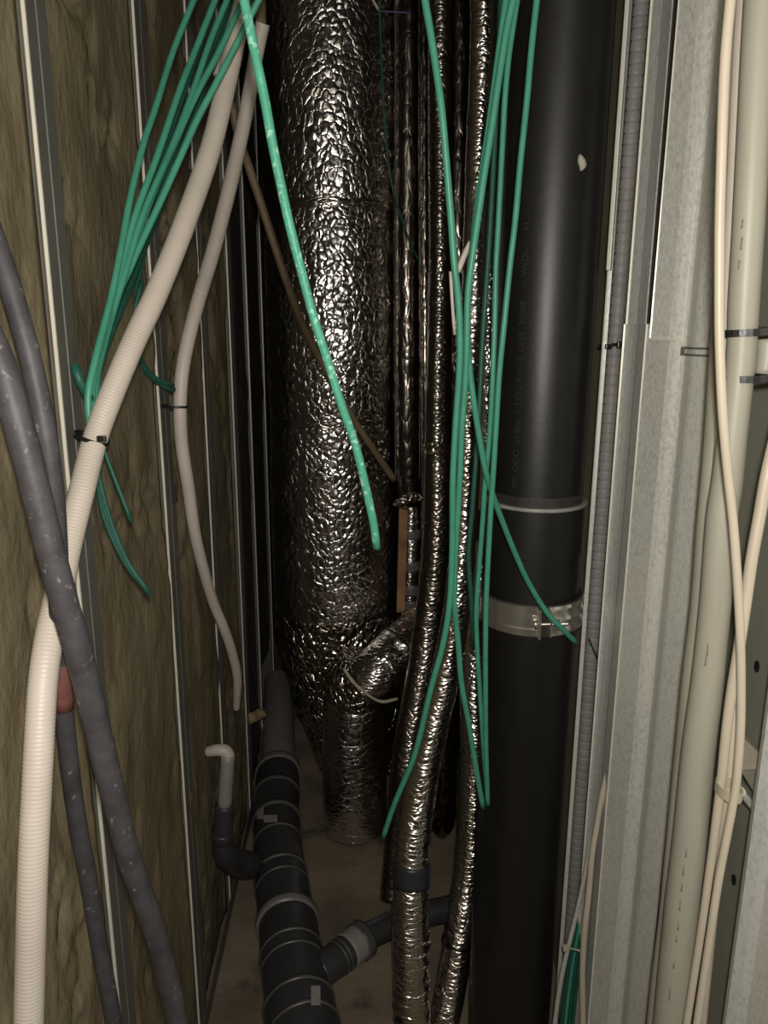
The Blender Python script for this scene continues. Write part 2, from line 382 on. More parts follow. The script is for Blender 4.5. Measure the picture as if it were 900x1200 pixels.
# right side: olive board, and dark wall deeper in
wr = slab_plane('wall_right', ([(.385, .05, 0), (.385, 1.02, 0), (.385, 1.02, ZT), (.385, .05, ZT)], (.03, 0, 0)), M['olive'])
tag(wr, 'olive grey board wall on the right behind the white cables', kind='structure')
for (x, y) in ((887, 781), (860, 1031)):
    d = ray(x, y); t = .3845/d.x; c = Vector((0, 0, H))+d*t
    o = finish('screw_hole', [(.3838, c.y+.004*math.cos(a), c.z+.006*math.sin(a)) for a in np.linspace(0, 2*math.pi, 12, endpoint=False)] +
               [(.3852, c.y+.004*math.cos(a), c.z+.006*math.sin(a)) for a in np.linspace(0, 2*math.pi, 12, endpoint=False)],
               [tuple(range(12))]+[(i, (i+1) % 12, 12+(i+1) % 12, 12+i) for i in range(12)], M['tie'], wr, smooth=False)
slab_plane('dark_lining', ([(.35, 1.05, 0), (.35, 2.34, 0), (.35, 2.34, ZT), (.35, 1.05, ZT)], (.03, 0, 0)), M['lining'], wr)

# ------------------------------------------------------------------ right-hand steel profiles
def q(xh, Y): return (QX(xh, Y), Y)
zc = lambda x, y, Y: P(x, y, Y).z
A = thing('metal_channel', (QX(720, .98), .98, 0), 'open galvanised channel holding the grey corrugated conduit, right of black pipe', 'channel')
z317 = zc(711, 317, .955); z107 = zc(724, 107, .952); z380 = zc(733, 380, .9)
extrude('channel_body', [q(711.5, .96), q(714, .995), (QX(714, .995)+.002, 1.0), (QX(738, 1.0), 1.0), q(737, .915)], 0, 2.45, M['galv_strip'], A, .0012)
extrude('lip', [q(706.8, .96), q(711.5, .959)], 0, z317, M['galv'], A, .0016)
extrude('bright_rim', [q(706.6, .9585), q(708.2, .9585)], 0, z317, M['edge'], A, .0018)
sl = extrude('sleeve', [q(705.8, .951), q(709.2, .950), q(712.5, .968)], z317, 2.45, M['galv'], A, .0014)
extrude('bright_rim', [q(705.2, .9495), q(708, .9495)], z317, 2.45, M['edge'], A, .002)

B = thing('metal_stud', (QX(757, .85), .85, 0), 'wide galvanised stud with a centre groove, on the right of the channel', 'stud')
def face(xa, Ya, xb, Yb, n0=.44, n1=.52, gd=.004):
    a = np.array(q(xa, Ya)); b = np.array(q(xb, Yb)); d = b-a; nn = np.array([-d[1], d[0]]); nn /= np.linalg.norm(nn)
    if nn[0] < 0: nn = -nn           # away from the shaft
    return [tuple(a), tuple(a+d*n0), tuple(a+d*(n0+.06)+nn*gd*.3), tuple(a+d*(n0+.13)+nn*gd*.8), tuple(a+d*(n0+.17)+nn*gd), tuple(a+d*(n0+.20)+nn*gd*.93), tuple(a+d*(n0+.26)+nn*gd*.5), tuple(a+d*(n0+.33)+nn*gd*.08), tuple(a+d*(n0+.37)), tuple(b)]
WF = face(757.8, .85, 842, .757, .36, .60, .0068)
extrude('web', WF, 0, z380, M['galv'], B, .0014)
extrude('web', [q(764.5, .8425)]+WF[1:], z380, 2.45, M['galv'], B, .0014)
extrude('flange', [q(731.5, .905), q(737, .900), (QX(741, .892)+.002, .892), (QX(746, .882)+.002, .882), q(750, .868), q(757.5, .851)], 0, z380, M['galv_strip'], B, .0014)
extrude('front_edge', [q(756.4, .8495), q(758.2, .8492)], 0, z380, M['edge'], B, .0018)
extrude('rear_edge', [q(730.4, .904), q(732.6, .9035)], 0, z380, M['edge'], B, .002)
extrude('side_return', [q(842, .757), (QX(842, .757)+.004, .80), (QX(842, .757)+.004, .83)], 0, 2.45, M['galv'], B, .0014)
# the upper profile that telescopes over it
U = thing('stud_extension', (QX(764, .845), .845, z380), 'upper galvanised profile lapped over the wide stud, ending in a bright cut edge', 'stud')
z397 = zc(770, 397, .84)
WU = [(x-.0016, y-.0006) for x, y in [q(763.5, .8385)]+WF[1:4]]
extrude('web', WU, z397, 2.45, M['galv'], U, .0012)
zk = zc(815, 412, .79); WM = [(x-.0014, y-.0006) for x, y in WF[3:]]
for z_ in (zk-.0045, zk+.0025): extrude('crimp_mark', WM, z_, z_+.002, M['galv_left'], B, .0010)
extrude('crimp_mark', WM[:2], zk-.0045, zk+.0045, M['galv_left'], B, .0012)
extrude('front_edge', [q(761.6, .837), q(763.2, .8365)], z397, 2.45, M['edge'], U, .0018)
extrude('cut_edge', [(x-.001, y-.0006) for x, y in WU], z397-.0015, z397+.0012, M['edge'], U, .0022)
extrude('flange', [q(734, .912), q(738, .905), (QX(744, .895)+.002, .895), (QX(750, .88)+.002, .88), q(756, .866)], z380, 2.45, M['galv_strip'], U, .0014)
extrude('rear_edge', [q(732.2, .911), q(735.0, .9105)], z380, 2.45, M['edge'], U, .002)
# near right stud, cut by the frame
Nn = thing('metal_stud', (QX(960, .56), .56, 0), 'pale steel stud at the lower right edge of the frame, nearest on the right', 'stud')
extrude('flange', [(.383, .62), q(958, .567), q(962, .560), q(978, .552), q(992, .546)], 0, 2.45, M['galv_strip'], Nn, .0016)
extrude('web', [q(992, .546), q(1100, .46), q(1160, .42)], 0, 2.45, M['galv'], Nn, .0016)

# grey corrugated conduit in the channel
def zp(xh, Y, z): return Vector((QX(xh, Y), Y, z))
gc = thing('corrugated_conduit', zp(721, .975, 0), 'grey flexible corrugated conduit standing in the open channel', 'conduit')
sweep('ribbed_hose', [zp(721.6, .978, .02), zp(721.6, .978, .7), zp(722.2, .976, 1.2), zp(723.6, .976, 1.7), zp(724.5, .976, 2.3)], .0092, M['grey_corr'], gc, sides=20, rib=(.0125, .0016), duty=(0,))
c = P(718, 405, .965)
t1 = thing('cable_tie', c, 'black tie round the grey corrugated conduit in the channel', 'cable tie')
strap('band', c+Vector((0, .01, 0)), (0, .1, 1), .0135, .012, (1, 0, 0), .004, .0012, M['tie'], t1)
box('tie_head', P(713, 406, .95), (.008, .006, .006), M['tie'], t1, bev=.001); box('tie_head', P(726, 404, .945), (.006, .006, .008), M['tie'], t1, bev=.001)
tag(sweep('thin_wire', [P(690, 748, .93), P(694, 757, .925), P(699, 768, .92), P(704, 780, .915)], .0009, M['tie'], sides=6), 'short thin black wire across the channel below the pipe clamp', 'wire')

# ------------------------------------------------------------------ black pipe with socket
PX, PY = QX(638.5, .97), .97
bp = thing('black_drain_pipe', (PX, PY, 0), 'thick smooth black plastic riser pipe standing in front of the right wall', 'pipe')
front = lambda y: P(626, y, PY-.063).z
zr = front(598); zs1 = front(657); zcl = front(727)
lathe('upper_pipe', (PX, PY, 0), [(.0605, zr+.0), (.0605, 2.45), (.054, 2.45), (.054, zr)], M['black_pipe'], bp, 96)
lathe('dusty_band', (PX, PY, 0), [(.0606, zr+.0005), (.0607, zr+.002), (.0607, zr+.012), (.0606, zr+.014), (.059, zr+.014), (.059, zr)], M['black_dusty'], bp, 96)
lathe('socket', (PX, PY, 0), [(.0655, zs1), (.0655, zr-.001), (.060, zr-.001), (.060, zs1)], M['black_pipe'], bp, 96)
lathe('socket_rim', (PX, PY, 0), [(.0655, zr-.003), (.0665, zr-.001), (.0662, zr+.0012), (.0610, zr+.0015), (.0610, zr-.003)], M['rim_light'], bp, 96)
lathe('lower_pipe', (PX, PY, 0), [(.0635, .0), (.0635, zs1-.001), (.0655, zs1+.001), (.058, zs1+.001), (.058, 0)], M['black_pipe'], bp, 96)
ch = P(681, 190, .925); cc = thing
fl = sweep('paint_chip', [rc(679.5, 181, (PX, PY, 0), (0, 0, 1), .0608), rc(681, 187, (PX, PY, 0), (0, 0, 1), .0608), rc(682.5, 195, (PX, PY, 0), (0, 0, 1), .0608), rc(680.5, 200, (PX, PY, 0), (0, 0, 1), .0608)], [.0008, .0044, .0048, .0008], M['chip'], bp, sides=8, step=.003, lump=(.0012, .004))
fl['label'] = 'pale plaster chip stuck to the black pipe'
def textobj(body, size, center, rotz, mat, parent, R=None, name='pipe_print', track=1.0, th=0):
    cu = bpy.data.curves.new(name, 'FONT'); cu.body = body; cu.size = size; cu.align_x = 'LEFT'; cu.align_y = 'CENTER'; cu.space_character = track
    t = bpy.data.objects.new(name+'_tmp', cu); C.objects.link(t); bpy.context.view_layer.update()
    me = t.to_mesh(); V = [v.co.copy() for v in me.vertices]; Fc = [tuple(p.vertices) for p in me.polygons]; t.to_mesh_clear()
    bpy.data.objects.remove(t); return V, Fc
V, Fc = textobj('IMI  ODO  a1/0m  /  DD2-5-0-12.1/(53  3000E    \u2013  W(OL  \u2013  H  \u2013', .0115, None, 0, None, None)
z0 = zc(603, 575, .915); x1 = max(v.x for v in V); kk = (zc(615, 245, .915)-z0)/x1
ang0 = math.atan2(P(603, 480, .925).y-PY, QX(612.5, .925)-PX)
outv = []
for v in V:
    a = ang0+v.y/.0609*-1; rr = .06095
    outv.append((PX+rr*math.cos(a), PY+rr*math.sin(a), z0+v.x*kk))
finish('pipe_print', outv, Fc, M['print'], bp, smooth=False)

# clamp
cl = thing('pipe_clamp', (PX, PY, zcl), 'zinc pipe clamp with bolt round the black riser pipe', 'clamp')
hb = .020
lathe('rubber_lining', (PX, PY, zcl), [(.0640, -hb-.002), (.0675, -hb-.002), (.0675, hb+.002), (.0640, hb+.002)], M['rubber'], cl, 96)
pf = [(.0675, -hb), (.0705, -hb), (.0705, -hb*.55), (.0690, -hb*.45), (.0690, hb*.45), (.0705, hb*.55), (.0705, hb), (.0675, hb)]
am = math.atan2(-.066, QX(622, .9)-PX)          # where the two halves meet, at the front
ajoin = math.atan2(P(637, 735, .898).y-PY, P(637, 735, .898).x-PX)
lathe('steel_band', (PX, PY, zcl), pf, M['steel'], cl, 60, ajoin-math.pi+.25, ajoin-.10)
pr = [(.0675, -hb), (.0700, -hb), (.0712, -hb*.8), (.0695, -hb*.45), (.0695, -hb*.25), (.0712, 0), (.0695, hb*.25), (.0695, hb*.45), (.0712, hb*.8), (.0700, hb), (.0675, hb)]
lathe('steel_band', (PX, PY, zcl), pr, M['steel'], cl, 60, ajoin+.10, ajoin+math.pi-.25)
def polar(a, r, z=0): return Vector((PX+r*math.cos(a), PY+r*math.sin(a), zcl+z))
rotA = Matrix.Rotation(ajoin+math.pi/2, 4, 'Z')
box('clamp_ear', polar(ajoin-.10, .074), (.003, .015, .040), M['steel'], cl, rotA, .0008)
box('clamp_ear', polar(ajoin+.10, .074), (.003, .015, .034), M['steel'], cl, rotA, .0008)
tang = np.array([-math.sin(ajoin), math.cos(ajoin), 0])
pc = np.array(polar(ajoin, .0765)); 
sweep('bolt', [pc-tang*.012, pc+tang*.030], .0028, M['steel'], cl, sides=12, rib=(.0015, .0003))
sweep('bolt_head', [pc-tang*.0150, pc-tang*.0095], .0062, M['steel'], cl, sides=6, step=.003)
box('nut', Vector(pc+tang*.0145), (.009, .010, .016), M['steel'], cl, rotA, .001)

# ------------------------------------------------------------------ big foil duct
DX, DY, DR = QX(390, 1.72), 1.72, .145
duct = thing('foil_duct', (DX, DY, 0), 'big riser duct wrapped in shiny bubble foil, left of centre', 'duct')
zf = lambda y: P(392, y, DY-DR+.005).z
z235, z495, z735 = zf(236), zf(497), zf(733)
def foil_seg(z0, z1, r, parent, name='foil_jacket', mat=None, lump=(.0020, .07), bub=(.0021, .019), xs=(0, 0), step=.0034, sides=260, pinch=.003):
    L = z1-z0; n = 6
    pts = [(DX+xs[0]+(xs[1]-xs[0])*t, DY, z0+L*t) for t in np.linspace(0, 1, n)]
    def rf(s):
        e = np.minimum(s, L-s); return -pinch*np.exp(-e/.012)+.002*np.sin(s*9)
    return sweep(name, pts, r, mat or M['bubble'], parent, sides=sides, step=step, lump=lump, bubble=bub, rfun=rf)
foil_seg(z235, 2.35, DR, duct, step=.006); foil_seg(z495, z235, DR-.001, duct); foil_seg(z735, z495, DR+.001, duct)
lw = sweep('lower_wrap', [(DX+.052, DY+.05, .0), (DX+.045, DY+.035, .10), (DX+.026, DY+.01, .22), (DX+.006, DY, .36), (DX, DY, z735+.004)], [.105, .115, .13, .140, .143], M['foil_rough'], duct, sides=150, step=.006, lump=(.009, .045))
lw['label'] = 'crumpled foil skirt at the foot of the duct'
for z in (z235, z495):
    lathe('seam_tape', (DX, DY, z), [(DR-.012, -.009), (DR-.0015, -.009), (DR+.0005, 0), (DR-.0015, .009), (DR-.012, .009)], M['foil'], duct, 120, tilt=(.03, 0))

# ------------------------------------------------------------------ foil wrapped pipes between duct and black pipe
def px_path(L): return [P(*p) for p in L]
def foilpipe(label, name, L, rad, mat='foil', lump=(.0007, .03), sides=40, step=.006, **k):
    t = thing(name, P(*L[-1]), label, 'pipe')
    sweep('foil_jacket', px_path(L), rad, M[mat], t, sides=sides, step=step, lump=lump, **k)
    return t
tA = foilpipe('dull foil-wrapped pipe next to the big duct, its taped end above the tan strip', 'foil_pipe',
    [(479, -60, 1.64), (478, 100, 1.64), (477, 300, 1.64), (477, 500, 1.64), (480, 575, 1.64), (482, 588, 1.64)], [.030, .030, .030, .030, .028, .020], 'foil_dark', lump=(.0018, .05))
sweep('crumpled_collar', px_path([(462, 592, 1.60), (474, 586, 1.59), (486, 583, 1.59), (497, 586, 1.60)]), [.006, .010, .010, .004], M['foil_rough'], tA, sides=20, step=.003, lump=(.004, .012))
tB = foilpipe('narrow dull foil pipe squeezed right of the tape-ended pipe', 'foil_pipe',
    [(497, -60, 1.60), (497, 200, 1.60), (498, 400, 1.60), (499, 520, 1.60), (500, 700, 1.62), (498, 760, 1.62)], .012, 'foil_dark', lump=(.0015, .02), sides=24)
for x in (463.5, 491.5):
    sweep('foil_lap', px_path([(x, -50, 1.615), (x, 150, 1.615), (x+.5, 350, 1.615), (x, 560, 1.615)]), .0011, M['galv_left'], tA, sides=8, lump=(.0005, .02))
for x in (494, 502.5):
    sweep('foil_lap', px_path([(x, 60, 1.585), (x, 200, 1.585), (x+.7, 350, 1.585), (x+1, 520, 1.585)]), .0008, M['foil'], tB, sides=8, lump=(.0005, .02))
# strip and banded pipe below
tag(slab_plane('wood_strip', ([P(465, 718, 1.585), P(474, 716, 1.585), P(478, 598, 1.585), P(468, 596, 1.585)], (0, .02, 0)), M['copper']), 'narrow tan strip standing between the big duct and a banded foil pipe', 'strip')
tb = foilpipe('short foil pipe with grey tape bands behind the tan strip', 'foil_pipe',
    [(482, 592, 1.63), (481, 650, 1.63), (480, 700, 1.63), (480, 745, 1.63)], .021, 'foil', sides=32)
for y in (625, 662, 690, 707):
    a, b = P(481, y+5, 1.63), P(481, y-5, 1.63)
    sweep('tape_band', [a, b], .0235, M['tape_grey'], tb, sides=32, step=.004)
# elbow pipe
J = thing('foil_elbow_pipe', P(416, 985, 1.5), 'short stout foil pipe on the floor with a taped elbow leaning right', 'pipe')
jp = [P(415, 975, 1.5), P(416, 930, 1.5), P(416, 880, 1.5), P(416, 830, 1.5), P(417, 806, 1.5)]; jp[0] = Vector((jp[1].x, jp[1].y, .004))
sweep('foil_jacket', jp, [.071, .071, .071, .070, .064], M['tape'], J, sides=96, step=.005, lump=(.0016, .04))
sweep('elbow_cuff', px_path([(415, 815, 1.5), (421, 797, 1.495), (432, 781, 1.49)]), [.066, .069, .062], M['foil_rough'], J, sides=80, step=.005, lump=(.006, .03))
sweep('elbow_arm', px_path([(425, 803, 1.465), (441, 788, 1.465), (460, 770, 1.49), (481, 749, 1.53), (498, 731, 1.56)]), [.051, .053, .053, .052, .05], M['foil'], J, sides=72, step=.005, lump=(.0018, .03))
for (x, y, Yy, x2, y2) in ((446, 783, 1.472, 454, 776), (466, 764, 1.50, 472, 758)):
    sweep('tape_band', px_path([(x, y, Yy), (x2, y2, Yy+.006)]), .0548, M['tape'], J, sides=72, step=.004, lump=(.002, .02))
sweep('yellow_seam', px_path([(403, 783, 1.42), (412, 797, 1.41), (427, 811, 1.405), (446, 822, 1.41), (466, 819, 1.42)]), .0032, M['clear'], J, sides=8, step=.004, lump=(.001, .01))

G = foilpipe('bent foil pipe with a cuff, curving left behind the front foil pipe', 'foil_pipe',
    [(516, -60, 1.46), (516, 150, 1.46), (516, 300, 1.46), (513, 450, 1.45), (512, 540, 1.44), (511, 640, 1.42), (501, 740, 1.40), (489, 818, 1.36), (479, 873, 1.33), (474, 930, 1.30), (469, 985, 1.27), (462, 1055, 1.22)],
    [.022, .022, .022, .023, .026, .029, .030, .030, .030, .030, .030, .028], 'foil_brown', lump=(.001, .03))
sweep('foil_cuff', px_path([(512, 520, 1.445), (511, 534, 1.442)]), [.028, .027], M['foil_rough'], G, sides=36, step=.003, lump=(.003, .012))
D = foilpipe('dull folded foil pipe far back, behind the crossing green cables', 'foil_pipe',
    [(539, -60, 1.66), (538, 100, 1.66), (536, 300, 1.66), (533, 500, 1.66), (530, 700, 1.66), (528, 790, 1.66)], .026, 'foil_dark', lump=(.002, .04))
E = foilpipe('bright foil pipe in front, sweeping from top centre down to the lower middle', 'foil_pipe',
    [(567, -60, 1.16), (566, 60, 1.16), (561, 180, 1.16), (557, 300, 1.15), (554, 400, 1.15), (549, 500, 1.14), (545, 600, 1.13), (537, 700, 1.11), (521, 795, 1.08), (508, 850, 1.06), (497, 900, 1.04), (488, 950, 1.02), (483, 1000, 1.0), (481, 1080, .975), (482, 1150, .96), (485, 1215, .95)],
    [.0185, .0185, .0185, .0185, .0185, .019, .020, .021, .0225, .024, .0255, .027, .0275, .0275, .0275, .0275], 'foil', lump=(.0011, .025), sides=48, step=.005)
sweep('dark_tape_band', px_path([(482.5, 1010, .997), (482, 1036, .988)]), .0292, M['tape_black'], E, sides=48, step=.006)['label'] = 'dark smooth tape band'
for y in (1094, 1107, 1121, 1152, 1163, 1176, 1190):
    a = P(482, y, np.interp(y, [1080, 1150, 1215], [.975, .96, .95]))
    sweep('wrap_fold', [a+Vector((0, 0, -.002)), a+Vector((0, 0, .002))], .0282, M['foil'], E, sides=40, step=.002, lump=(.0024, .02))
Fp = foilpipe('foil pipe hugging the left side of the black pipe, bending left at the floor', 'foil_pipe',
    [(575, -60, 1.30), (574, 200, 1.30), (572, 400, 1.28), (568, 560, 1.25), (563, 640, 1.22), (557, 720, 1.19), (556, 800, 1.16), (557, 870, 1.13), (555, 950, 1.10), (551, 1010, 1.08), (543, 1070, 1.05), (533, 1130, 1.02), (521, 1195, .99), (514, 1235, .97)],
    [.020]*4+[.022, .024, .025, .025, .025, .025, .025, .025, .025, .025], 'foil', lump=(.0009, .03), sides=44, step=.005)
for x, y, Yy in ((540, 1088, 1.042), (537, 1102, 1.034)):
    a = P(x, y, Yy); sweep('wrap_fold', [a+Vector((-.002, 0, -.006)), a+Vector((.002, 0, .006))], .0262, M['foil_dark'], Fp, sides=40, step=.003, lump=(.0008, .02))
Hh = foilpipe('dark foil pipe end hanging behind, between the two bright foil pipes', 'foil_pipe',
    [(527, 760, 1.42), (524, 830, 1.42), (521, 900, 1.41), (519, 950, 1.40), (518, 968, 1.40), (518, 978, 1.40)], [.026, .027, .027, .027, .024, .012], 'foil_dark', lump=(.003, .02))
tag(sweep('rubber_sleeve', px_path([(556, 600, 1.18), (556, 632, 1.18)]), .013, M['rubber'], sides=24), 'small black rubber sleeve between foil pipe and black pipe', 'sleeve')

# ------------------------------------------------------------------ grey drain run along the floor
cr = [(326, 780), (326, 800), (325, 883), (323, 935), (325, 965), (328, 1000), (336, 1052), (342, 1100), (350, 1150), (361, 1205), (376, 1270)]
ZC = .058
def dc(y):
    x = np.interp(y, [c[1] for c in cr], [c[0] for c in cr]); p = FZ(float(x), y, .108); return Vector((p.x, p.y, ZC))
dr = thing('floor_drain_pipe', dc(1100)-Vector((0, 0, ZC)), 'dark grey socketed drain pipe running along the floor to the back', 'pipe')
def dseg(name, ys, rs, mat, sides=48, **k): return sweep(name, [dc(y) for y in ys], rs, M[mat], dr, sides=sides, step=.006, **k)
dseg('pipe', [782, 830, 886], .043, 'drain_light')
dseg('collar', [881, 887], .0545, 'rim_mid')
dseg('socket', [887, 900, 911, 925, 938], [.051, .051, .051, .0505, .0505], 'drain')
dseg('ridge', [908, 912], .0540, 'drain_rim'); dseg('ridge', [937, 941], .0535, 'drain_rim')
dseg('bend_fitting', [938, 965, 1000, 1030, 1054], [.0495, .050, .0505, .0515, .0515], 'drain')
for y, rr in ((963, .0515), (1000, .0535), (1014, .0528)): dseg('ridge', [y, y+3], rr, 'drain_rim')
dseg('collar', [1049, 1057], .0570, 'rim_mid')
dseg('branch_fitting', [1057, 1090, 1120, 1150], [.0525, .053, .053, .0525], 'drain')
for y in (1088, 1103): dseg('ridge', [y, y+3], .0548, 'drain_rim')
dseg('socket', [1146, 1152, 1200, 1262], [.056, .0565, .0565, .0565], 'drain')
for y in (1147, 1176): dseg('ridge', [y, y+4], .0582, 'drain_rim')
for (x, y, sx, sy, a) in ((305, 952, 4.0, 7, .2), (317, 959, 8, 4, -.05), (370, 1166, 5.5, 11, 0)):
    b = dc(y); T = dc(y+8)-dc(y-8); rad_ = .0530 if y < 1000 else .0592
    out = [rc(x+u*sx, y+v*sy, b, T, rad_) for u, v in ((-1, 1), (1, 1), (1, -1), (-1, -1))]
    slab_plane('sticker', (out, (0, 0, -.0015)), M['sticker'], dr)
# side branch
br = thing('branch_pipe', FZ(405, 1115, .05), 'short grey side branch leaving the floor drain to the right', 'pipe')
bpz = [FZ(372, 1140, .06), FZ(392, 1126, .06), FZ(410, 1112, .06), FZ(424, 1101, .06)]
sweep('socket', bpz[:3]+[bpz[3]], .0275, M['drain'], br, sides=36, step=.005)
sweep('collar', [FZ(419, 1105, .06), FZ(427, 1099, .06)], .0325, M['drain_rim'], br, sides=36, step=.004)
sweep('light_sleeve', [FZ(406, 1115, .06), FZ(424, 1101, .06)], .0298, M['drain_light'], br, sides=36, step=.004)
for t in (0.2, .45): 
    a = bpz[1].lerp(bpz[2], t); d = (bpz[2]-bpz[1]).normalized(); sweep('ridge', [a, a+d*.003], .0292, M['drain_rim'], br, sides=36, step=.002)
sweep('pipe', [FZ(424, 1101, .06), FZ(450, 1088, .06), FZ(480, 1076, .06), FZ(530, 1064, .06)], .0225, M['drain'], br, sides=32, step=.008)
# small vertical branch by the wall with white elbow
sb = thing('small_drain_pipe', P(264, 985, 1.12), 'thin grey waste pipe with black elbow beside the left wall', 'pipe')
s0, s1 = P(267, 884, 1.13), P(263, 946, 1.13)
sweep('pipe', [s0, s1], .0118, M['drain_light'], sb, sides=24)
sweep('socket', px_path([(263, 943, 1.13), (262, 965, 1.13), (261, 985, 1.135)]), [.0160, .0165, .018], M['drain'], sb, sides=28, step=.004)
sweep('collar', px_path([(260.5, 975, 1.13), (260.5, 982, 1.13)]), .0185, M['drain'], sb, sides=28, step=.003)
sweep('elbow', [P(261, 985, 1.135), P(264, 1000, 1.145), P(274, 1009, 1.18), P(288, 1013, 1.215), FZ(300, 1014, ZC)], [.0165, .021, .024, .025, .023], M['drain'], sb, sides=28, step=.005)
tag(sweep('white_elbow', [P(243, 881, 1.135), P(254, 879, 1.13), P(264, 880, 1.13), P(267.5, 886, 1.13), P(267.5, 895, 1.13)], [.0085, .0098, .0105, .0105, .0100], M['white'], sides=20, step=.004), 'small white plastic elbow on top of the thin grey waste pipe', 'elbow')
tag(sweep('foam_scrap', px_path([(281, 838, 1.6), (292, 842, 1.58), (303, 836, 1.57), (311, 838, 1.57)]), [.006, .014, .010, .004], M['foam'], sides=14, step=.004, lump=(.007, .015)), 'ragged yellowish foam scrap above the floor drain', 'foam')
tag(sweep('foam_strip', [FZ(561, 1180, .03), FZ(572, 1192, .02), FZ(584, 1206, .015)], [.005, .008, .008], M['foam'], sides=12, step=.004, lump=(.003, .012)), 'yellowish foam strip on the floor at the foot of the black pipe', 'foam')

# ------------------------------------------------------------------ white conduits, left
Lw = [(272, -30, .93), (279, 30, .91), (269, 80, .89), (248, 170, .84), (217, 260, .78), (185, 340, .73), (157, 400, .695), (133, 457, .67), (112, 513, .648), (94, 583, .615), (80, 640, .59), (70, 690, .565), (58, 745, .535), (50, 805, .512), (44, 908, .49), (38, 1033, .472), (34, 1190, .458), (32, 1300, .45)]
Wt = thing('corrugated_conduit', P(*Lw[-1]), 'thick white corrugated conduit tied to the nearest left stud and running to bottom left', 'conduit')
sweep('ribbed_hose', px_path(Lw[1:]), .0105, M['white'], Wt, sides=20, rib=(.0030, .00020))
Sw = [(308, 27, 1.08), (301, 60, 1.09), (288, 133, 1.10), (270, 215, 1.08), (250, 293, 1.05), (233, 350, 1.01), (220, 400, .985), (213, 440, .97), (211, 480, .968), (213, 520, .975), (220, 567, .99), (230, 633, 1.03), (248, 700, 1.10), (262, 735, 1.14), (272, 765, 1.18), (278, 795, 1.22), (277, 830, 1.26)]
St = thing('corrugated_conduit', P(*Sw[-1]), 'thinner white corrugated conduit with a cut top, tied to the second left stud', 'conduit')
rS = [pxr(17, 308, 27, 1.08), pxr(17, 300, 60, 1.09), pxr(17, 288, 133, 1.1), .0099, .0097, .0092, .0090, .0088, .0086, .0085, .0085, .0082, .0080, .0080, .0080, .0078, .0060]
sweep('ribbed_hose', px_path(Sw), rS, M['white'], St, sides=18, rib=(.0032, .00024))
# a second white length behind the top of the thick one
tag(sweep('white_hose', px_path([(286, -30, 1.0), (281, 10, .99), (267, 55, .98), (258, 90, .97)]), .0085, M['white'], sides=16, rib=(.0032, .0003)), 'short white conduit stub among green cables at top left', 'conduit')
def cable_tie(label, x, y, Y, xa, ya, xb, yb, along, w=.0035, rb=.013, head=True):
    a, b = P(xa, ya, Y), P(xb, yb, Y); c = (a+b)/2
    ax = P(along[0], along[1], Y)-P(along[2], along[3], Y)
    t = thing('cable_tie', c, label, 'cable tie')
    strap('band', c, ax, (b-a).length/2, rb, b-a, w, .0011, M['tie'], t)
    if head: box('tie_head', P(x, y, Y-rb-.001), (.007, .005, .005), M['tie'], t, bev=.0008)
    return t
cable_tie('black tie with a square head round the thick white conduit', 119, 514, .648, 88, 512, 127, 515, (94, 583, 133, 457), rb=.0125)
cable_tie('black tie round the thinner white conduit at the second left stud', 205, 477, .968, 190, 477, 219.5, 475, (213, 520, 212, 440), w=.003, rb=.0105, head=False)
# brown tube
tag(sweep('brown_tube', px_path([(309, -30, 1.2), (304, 30, 1.2), (270, 118, 1.26), (281, 165, 1.27), (293, 200, 1.29), (317, 273, 1.32), (337, 333, 1.34), (360, 393, 1.38), (386, 440, 1.41), (415, 492, 1.45), (440, 530, 1.48), (462, 562, 1.52)][2:]), [.0068]*10, M['tan'], sides=12), 'thin brown tube slanting across the big foil duct', 'tube')
tag(sweep('brown_tube', px_path([(305, -30, 1.13), (305, 0, 1.13), (306, 34, 1.11)]), .0072, M['tan'], sides=12), 'short brown tube coming out of the thinner white conduit top', 'tube')

# ------------------------------------------------------------------ dark conduits, lower left
Ad = [(-60, 300, .50), (-30, 360, .495), (2, 430, .49), (22, 500, .487), (41, 570, .488), (58, 640, .49), (74, 700, .493), (88, 750, .497), (103, 808, .503), (126, 905, .515), (154, 1012, .53), (183, 1096, .545), (206, 1190, .56), (222, 1280, .57)]
tag(sweep('dark_conduit', px_path(Ad), .0093, M['dark_conduit'], sides=20, lump=(.0005, .02)), 'dusty charcoal hose in front, crossing from left edge to bottom left', 'conduit')
Bd = [(-40, 200, .545), (-18, 250, .54), (2, 305, .535), (22, 370, .53), (38, 430, .527), (52, 500, .525), (62, 570, .527), (67, 640, .532), (69, 700, .538), (71, 760, .545), (75, 830, .552), (82, 900, .558), (92, 970, .563), (104, 1033, .568), (117, 1110, .574), (132, 1190, .58), (146, 1280, .585)]
Bt = thing('dark_conduit', P(*Bd[-1]), 'thinner charcoal hose with a faded red section, behind the dusty one', 'conduit')
sweep('ribbed_hose', px_path(Bd), .0074, M['dark_conduit'], Bt, sides=18)
sweep('red_section', px_path([(71.8, 776, .5465), (73.3, 803, .549), (75, 830, .552)]), .0076, M['red'], Bt, sides=18)

